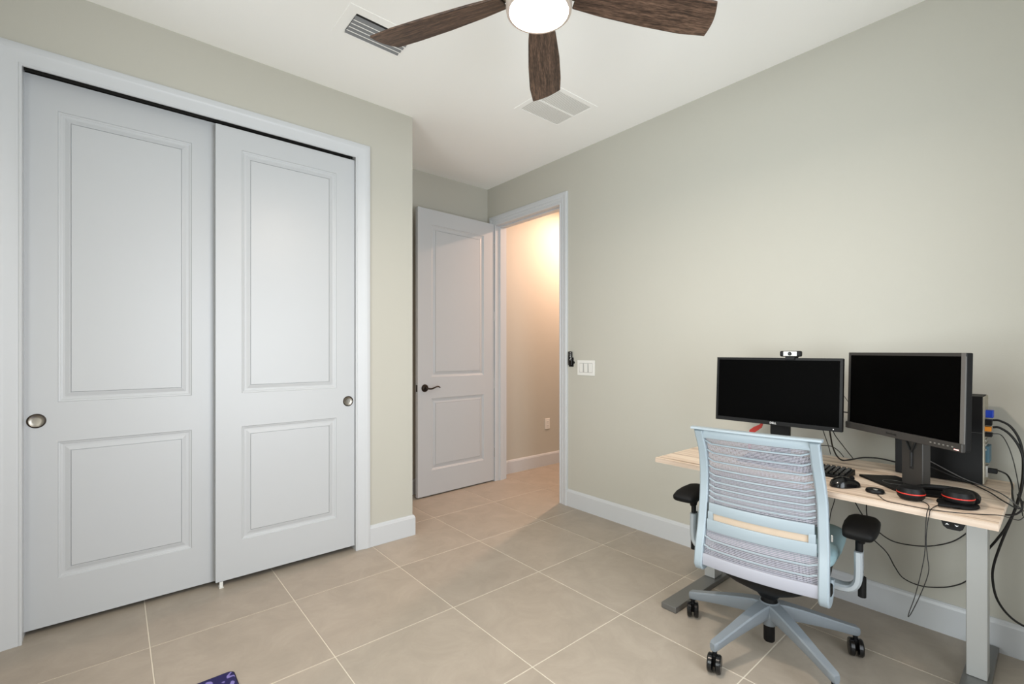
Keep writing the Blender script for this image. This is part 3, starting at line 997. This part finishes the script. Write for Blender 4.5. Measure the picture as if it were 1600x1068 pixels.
# ---------------------------------------------------------------- things on the desk
kb = thing('keyboard', 'black computer keyboard lying behind the mouse', 'keyboard', (2.335, .800, DT), 0)
MB().add([(-.065, -.222, 0), (.065, -.222, 0), (.065, .222, 0), (-.065, .222, 0), (-.065, -.222, .010), (.065, -.222, .022), (.065, .222, .022), (-.065, .222, .010)],
         [(3, 2, 1, 0), (4, 5, 6, 7), (0, 1, 5, 4), (1, 2, 6, 5), (2, 3, 7, 6), (3, 0, 4, 7)]).build('case', M_BLACK, kb, bevel=.002)
m = MB()
for r_ in range(6):
    for c_ in range(22):
        if r_ == 0 and 6 < c_ < 13:
            if c_ == 7:
                xx, yy, ww = -.050 + r_ * .0195, .212 - 9.5 * .0195, .055
            else:
                continue
        else:
            xx, yy, ww = -.050 + r_ * .0195, .205 - c_ * .0195, .008
        z0 = .011 + .012 * (xx + .065) / .13
        m.add([(xx - .008, yy - ww, z0), (xx + .008, yy - ww, z0), (xx + .008, yy + ww, z0), (xx - .008, yy + ww, z0),
               (xx - .006, yy - ww + .002, z0 + .006), (xx + .006, yy - ww + .002, z0 + .007), (xx + .006, yy + ww - .002, z0 + .007), (xx - .006, yy + ww - .002, z0 + .006)],
              [(4, 5, 6, 7), (0, 1, 5, 4), (1, 2, 6, 5), (2, 3, 7, 6), (3, 0, 4, 7)])
k_ = m.build('keycaps', M_BLACKG, kb)
k_['kind'] = 'stuff'

ms = thing('computer_mouse', 'glossy black computer mouse on the front of the desk', 'mouse', (2.163, .555, DT), math.radians(-33))
rs = []
for i in range(13):
    t = -1 + 2 * i / 12
    x = .058 * t
    wv = .034 * math.sqrt(max(.02, 1 - abs(t) ** 2.6)) * (1 - .08 * math.cos(t * 3))
    hv = interp(t, [(-1, .010), (-.7, .030), (-.25, .040), (.3, .034), (.8, .021), (1, .010)])
    rs.append([(x, wv * math.cos(a), .001 + hv * max(0, math.sin(a)) ** .75) for a in [math.pi * j / 12 for j in range(13)]])
MB().rings(rs).build('shell', M_BLACKG, ms, smooth=True, angle=60)
MB().lathe([(.0005, -.004), (.009, -.004), (.010, 0), (.009, .004), (.0005, .004)], (.030, 0, .030), 'y', 16, caps=False).build('scroll_wheel', M_RUBBER, ms, smooth=True)
pk = thing('control_puck', 'small round black control puck between the mouse and headset', 'audio control', (2.154, .458, DT))
MB().lathe([(.027, 0), (.029, .003), (.029, .008), (.026, .013), (.018, .0145), (.0005, .0145)], seg=32, caps=False).build('body', M_BLACK, pk, smooth=True)
MB().lathe([(.008, .0144), (.008, .0155), (.0005, .0155)], (-.012, -.004, 0), 'z', 16, caps=False).build('button', M_STEEL, pk, smooth=True)

hs = thing('headset', 'black headset with red-ringed ear cups lying at the desk front', 'headset', (2.17, .285, DT))
for (px, py, rr, z0) in ((-.022, .068, .040, .004), (.010, -.052, .042, .010)):
    c = (px, py, 0)
    cu = MB().lathe([(.0005, z0), (rr * .80, z0), (rr * .97, z0 + .008), (rr, z0 + .017), (rr, z0 + .020)], c, 'z', 32, caps=False).lathe([(rr, z0 + .0235), (rr * .99, z0 + .030), (rr * .88, z0 + .040), (rr * .6, z0 + .045), (.0005, z0 + .046)], c, 'z', 32, caps=False).build('ear_cup', M_BLACK, hs, smooth=True)
    MB().lathe([(rr * .99, z0 + .0195), (rr * 1.015, z0 + .0205), (rr * 1.015, z0 + .0230), (rr * .99, z0 + .024)], c, 'z', 40, caps=False).build('red_ring', M_RED, cu, smooth=True)
MB().lathe([(.0005, .0), (.050, .0), (.055, .005), (.053, .011), (.040, .014), (.0005, .014)], (.014, -.050, 0), 'z', 32, caps=False).build('ear_cushion', M_RUBBER, hs, smooth=True)
MB().tube([(-.010, .070, .020), (.045, .068, .026), (.082, .045, .030), (.105, .005, .031), (.112, -.040, .031), (.100, -.075, .031), (.068, -.092, .028), (.030, -.094, .022)], .0105, 10, 6).build('headband', M_BLACK, hs, smooth=True)
MB().tube([(.020, -.060, .012), (-.020, -.070, .009), (-.050, -.040, .009), (-.062, -.010, .009)], .006, 8, 5).build('microphone_arm', M_RUBBER, hs, smooth=True)

rt_ = MB()
rs = []
for p, q in (((2.60, 1.100, .790), .010), ((2.60, 1.092, .815), .012), ((2.60, 1.070, .834), .012), ((2.60, 1.046, .850), .009), ((2.60, 1.036, .866), .004)):
    rs.append([(p[0] - .003, p[1] - q * .75, p[2] - q * .75), (p[0] + .003, p[1] - q * .75, p[2] - q * .75), (p[0] + .003, p[1] + q * .75, p[2] + q * .75), (p[0] - .003, p[1] + q * .75, p[2] + q * .75)])
rs.insert(0, [(2.597, 1.095, .7205), (2.603, 1.095, .7205), (2.603, 1.108, .7205), (2.597, 1.108, .7205)])
tag(rt_.rings(rs).build('red_strap', M_RED, smooth=True), 'curved red strap poking up behind the chair under the monitor', 'strap')

# ---------------------------------------------------------------- cords
CORDS = {
    'display_cord': (0.0042, [(2.660, 0.184, 0.9717), (2.660, 0.164, 0.9714), (2.660, 0.133, 0.9499), (2.660, 0.109, 0.8959), (2.660, 0.101, 0.8182), (2.660, 0.106, 0.7233), (2.660, 0.126, 0.6191), (2.660, 0.157, 0.5024), (2.660, 0.180, 0.4011), (2.660, 0.184, 0.3360), (2.660, 0.172, 0.2644), (2.670, 0.140, 0.2080), (2.680, 0.095, 0.1792), (2.700, 0.034, 0.1717)]),
    'network_cord': (0.0042, [(2.650, 0.183, 0.9448), (2.650, 0.164, 0.9447), (2.650, 0.133, 0.9186), (2.650, 0.105, 0.8583), (2.650, 0.099, 0.7759), (2.650, 0.115, 0.6612), (2.650, 0.145, 0.5615), (2.650, 0.167, 0.5121), (2.660, 0.184, 0.4765), (2.680, 0.206, 0.4333)]),
    'thin_cord': (0.0015, [(2.640, 0.183, 0.9206), (2.640, 0.160, 0.9186), (2.640, 0.142, 0.8836), (2.640, 0.127, 0.8265), (2.640, 0.115, 0.7497), (2.620, 0.107, 0.6817), (2.600, 0.100, 0.6248)]),
    'power_cord': (0.003, [(2.640, 0.174, 0.7779), (2.640, 0.156, 0.7737), (2.630, 0.140, 0.7636), (2.580, 0.127, 0.7409), (2.480, 0.121, 0.7235), (2.440, 0.113, 0.6900)]),
    'grey_cord': (0.0022, [(2.555, 0.369, 0.7969), (2.555, 0.351, 0.7895), (2.555, 0.296, 0.7606), (2.565, 0.251, 0.7374), (2.542, 0.195, 0.7260), (2.468, 0.151, 0.7260), (2.368, 0.121, 0.7300), (2.440, 0.091, 0.6819), (2.440, 0.053, 0.6538)]),
    'grey_cord.001': (0.0024, [(2.550, 0.368, 0.7766), (2.550, 0.350, 0.7694), (2.550, 0.286, 0.7455), (2.563, 0.241, 0.7270), (2.458, 0.180, 0.7260), (2.358, 0.143, 0.7270), (2.286, 0.120, 0.7320), (2.300, 0.105, 0.7201), (2.300, 0.091, 0.7234), (2.320, 0.088, 0.7415)]),
    'looped_cord': (0.003, [(2.400, 0.144, 0.6657), (2.400, 0.128, 0.6676), (2.400, 0.109, 0.6748), (2.400, 0.095, 0.6940), (2.400, 0.094, 0.7189), (2.420, 0.105, 0.7413)]),
    'puck_cord': (0.0013, [(2.121, 0.444, 0.7225), (2.056, 0.405, 0.7218), (2.051, 0.360, 0.7218), (2.053, 0.293, 0.7218), (2.075, 0.233, 0.7218), (2.113, 0.177, 0.7218), (2.150, 0.133, 0.7220), (2.120, 0.113, 0.7270), (2.100, 0.091, 0.7295), (2.100, 0.081, 0.7382), (2.120, 0.075, 0.7470)]),
    'headset_cord': (0.0013, [(2.150, 0.331, 0.7225), (2.132, 0.311, 0.7220), (2.094, 0.297, 0.7225), (2.036, 0.291, 0.7240), (2.033, 0.294, 0.7068), (2.033, 0.297, 0.6512), (2.033, 0.298, 0.5873), (2.033, 0.307, 0.5168), (2.033, 0.323, 0.4297), (2.033, 0.338, 0.3699), (2.033, 0.341, 0.3512), (2.033, 0.331, 0.3727), (2.033, 0.307, 0.4467), (2.033, 0.289, 0.5210), (2.033, 0.292, 0.5725), (2.033, 0.295, 0.6200), (2.033, 0.292, 0.6737), (2.033, 0.287, 0.7087), (2.038, 0.285, 0.7240), (2.114, 0.282, 0.7220), (2.168, 0.269, 0.7225)]),
    'under_cord': (0.0026, [(2.740, 0.667, 0.5234), (2.740, 0.638, 0.4683), (2.740, 0.605, 0.4218), (2.740, 0.571, 0.3952), (2.740, 0.515, 0.3667), (2.740, 0.435, 0.3711), (2.740, 0.370, 0.3915), (2.740, 0.308, 0.4303), (2.740, 0.264, 0.4816), (2.740, 0.229, 0.5345)]),
    'under_cord.001': (0.0026, [(2.735, 0.614, 0.5370), (2.735, 0.614, 0.4757), (2.735, 0.604, 0.4019), (2.735, 0.592, 0.3598), (2.735, 0.538, 0.3103), (2.735, 0.507, 0.2523), (2.735, 0.475, 0.2110), (2.735, 0.412, 0.1997), (2.735, 0.338, 0.2223), (2.735, 0.287, 0.2553), (2.735, 0.258, 0.2879), (2.735, 0.229, 0.3225)]),
    'under_cord.002': (0.002, [(2.740, 0.742, 0.5311), (2.740, 0.750, 0.4875), (2.740, 0.764, 0.4293), (2.740, 0.772, 0.3366), (2.750, 0.772, 0.2368)]),
    'desk_cord': (0.0034, [(2.460, 0.691, 0.8999), (2.500, 0.697, 0.8537), (2.550, 0.703, 0.8021), (2.600, 0.701, 0.7533), (2.649, 0.691, 0.7250), (2.700, 0.667, 0.7245), (2.710, 0.619, 0.7406), (2.710, 0.557, 0.7467), (2.720, 0.495, 0.7383)]),
    'desk_cord.001': (0.002, [(2.460, 0.681, 0.9011), (2.500, 0.679, 0.8620), (2.580, 0.668, 0.8035), (2.742, 0.670, 0.7225)]),
    'desk_cord.002': (0.002, [(2.460, 0.721, 0.9020), (2.520, 0.726, 0.8534), (2.600, 0.735, 0.7967), (2.725, 0.760, 0.7319)]),
    'desk_cord.003': (0.002, [(2.630, 0.810, 0.7752), (2.630, 0.771, 0.7858), (2.640, 0.733, 0.7856), (2.670, 0.712, 0.7631), (2.725, 0.705, 0.7283)]),
    'gap_cord': (0.0012, [(2.460, 0.661, 1.0871), (2.460, 0.637, 1.0515), (2.470, 0.620, 1.0209), (2.480, 0.594, 0.9885)]),
    'gap_cord.001': (0.0026, [(2.460, 0.671, 0.9772), (2.460, 0.641, 0.9771), (2.470, 0.618, 0.9744), (2.480, 0.585, 0.9698)]),
}
CORD_INFO = {
    'display_cord': ('thick black cord arching from the tower and dropping down beside the desk end', M_CABLE),
    'network_cord': ('thick black cord dropping from the tower to behind the right desk leg', M_CABLE),
    'thin_cord': ('thin black cord hanging from the tower past the desk corner', M_CABLE),
    'power_cord': ('black power cord curving from the lowest plug of the tower', M_CABLE),
    'grey_cord': ('upper grey cord trailing across the tower side to the desk end', M_CABLEG),
    'grey_cord.001': ('lower dark cord trailing across the tower side to the desk end', M_CABLE),
    'looped_cord': ('short black cord looping around the right desk end', M_CABLE),
    'puck_cord': ('thin black cord running from the round puck to the right desk end', M_CABLE),
    'headset_cord': ('thin black headset cord hanging in a long loop over the desk front', M_CABLE),
    'under_cord': ('upper black cord sagging below the desk against the wall', M_CABLE),
    'under_cord.001': ('lower black cord sagging deep below the desk against the wall', M_CABLE),
    'under_cord.002': ('short black cord hanging below the desk behind the chair', M_CABLE),
    'desk_cord': ('thick black cord from the webcam monitor running along the desk back', M_CABLE),
    'desk_cord.001': ('thin black cord slanting right from the webcam monitor to the desk', M_CABLE),
    'desk_cord.002': ('thin black cord dropping steeply from the webcam monitor', M_CABLE),
    'desk_cord.003': ('thin black cord arching from behind the chair to the desk back', M_CABLE),
    'gap_cord': ('thin black cord in the gap between the two monitors', M_CABLE),
    'gap_cord.001': ('thick black cord bridging the gap between the two monitors', M_CABLE),
}
for k, (r, pts) in CORDS.items():
    lab, mm = CORD_INFO[k]
    tag(MB().tube(pts, r, 8, 7).build('cord', mm, smooth=True, angle=80), lab, 'cord')
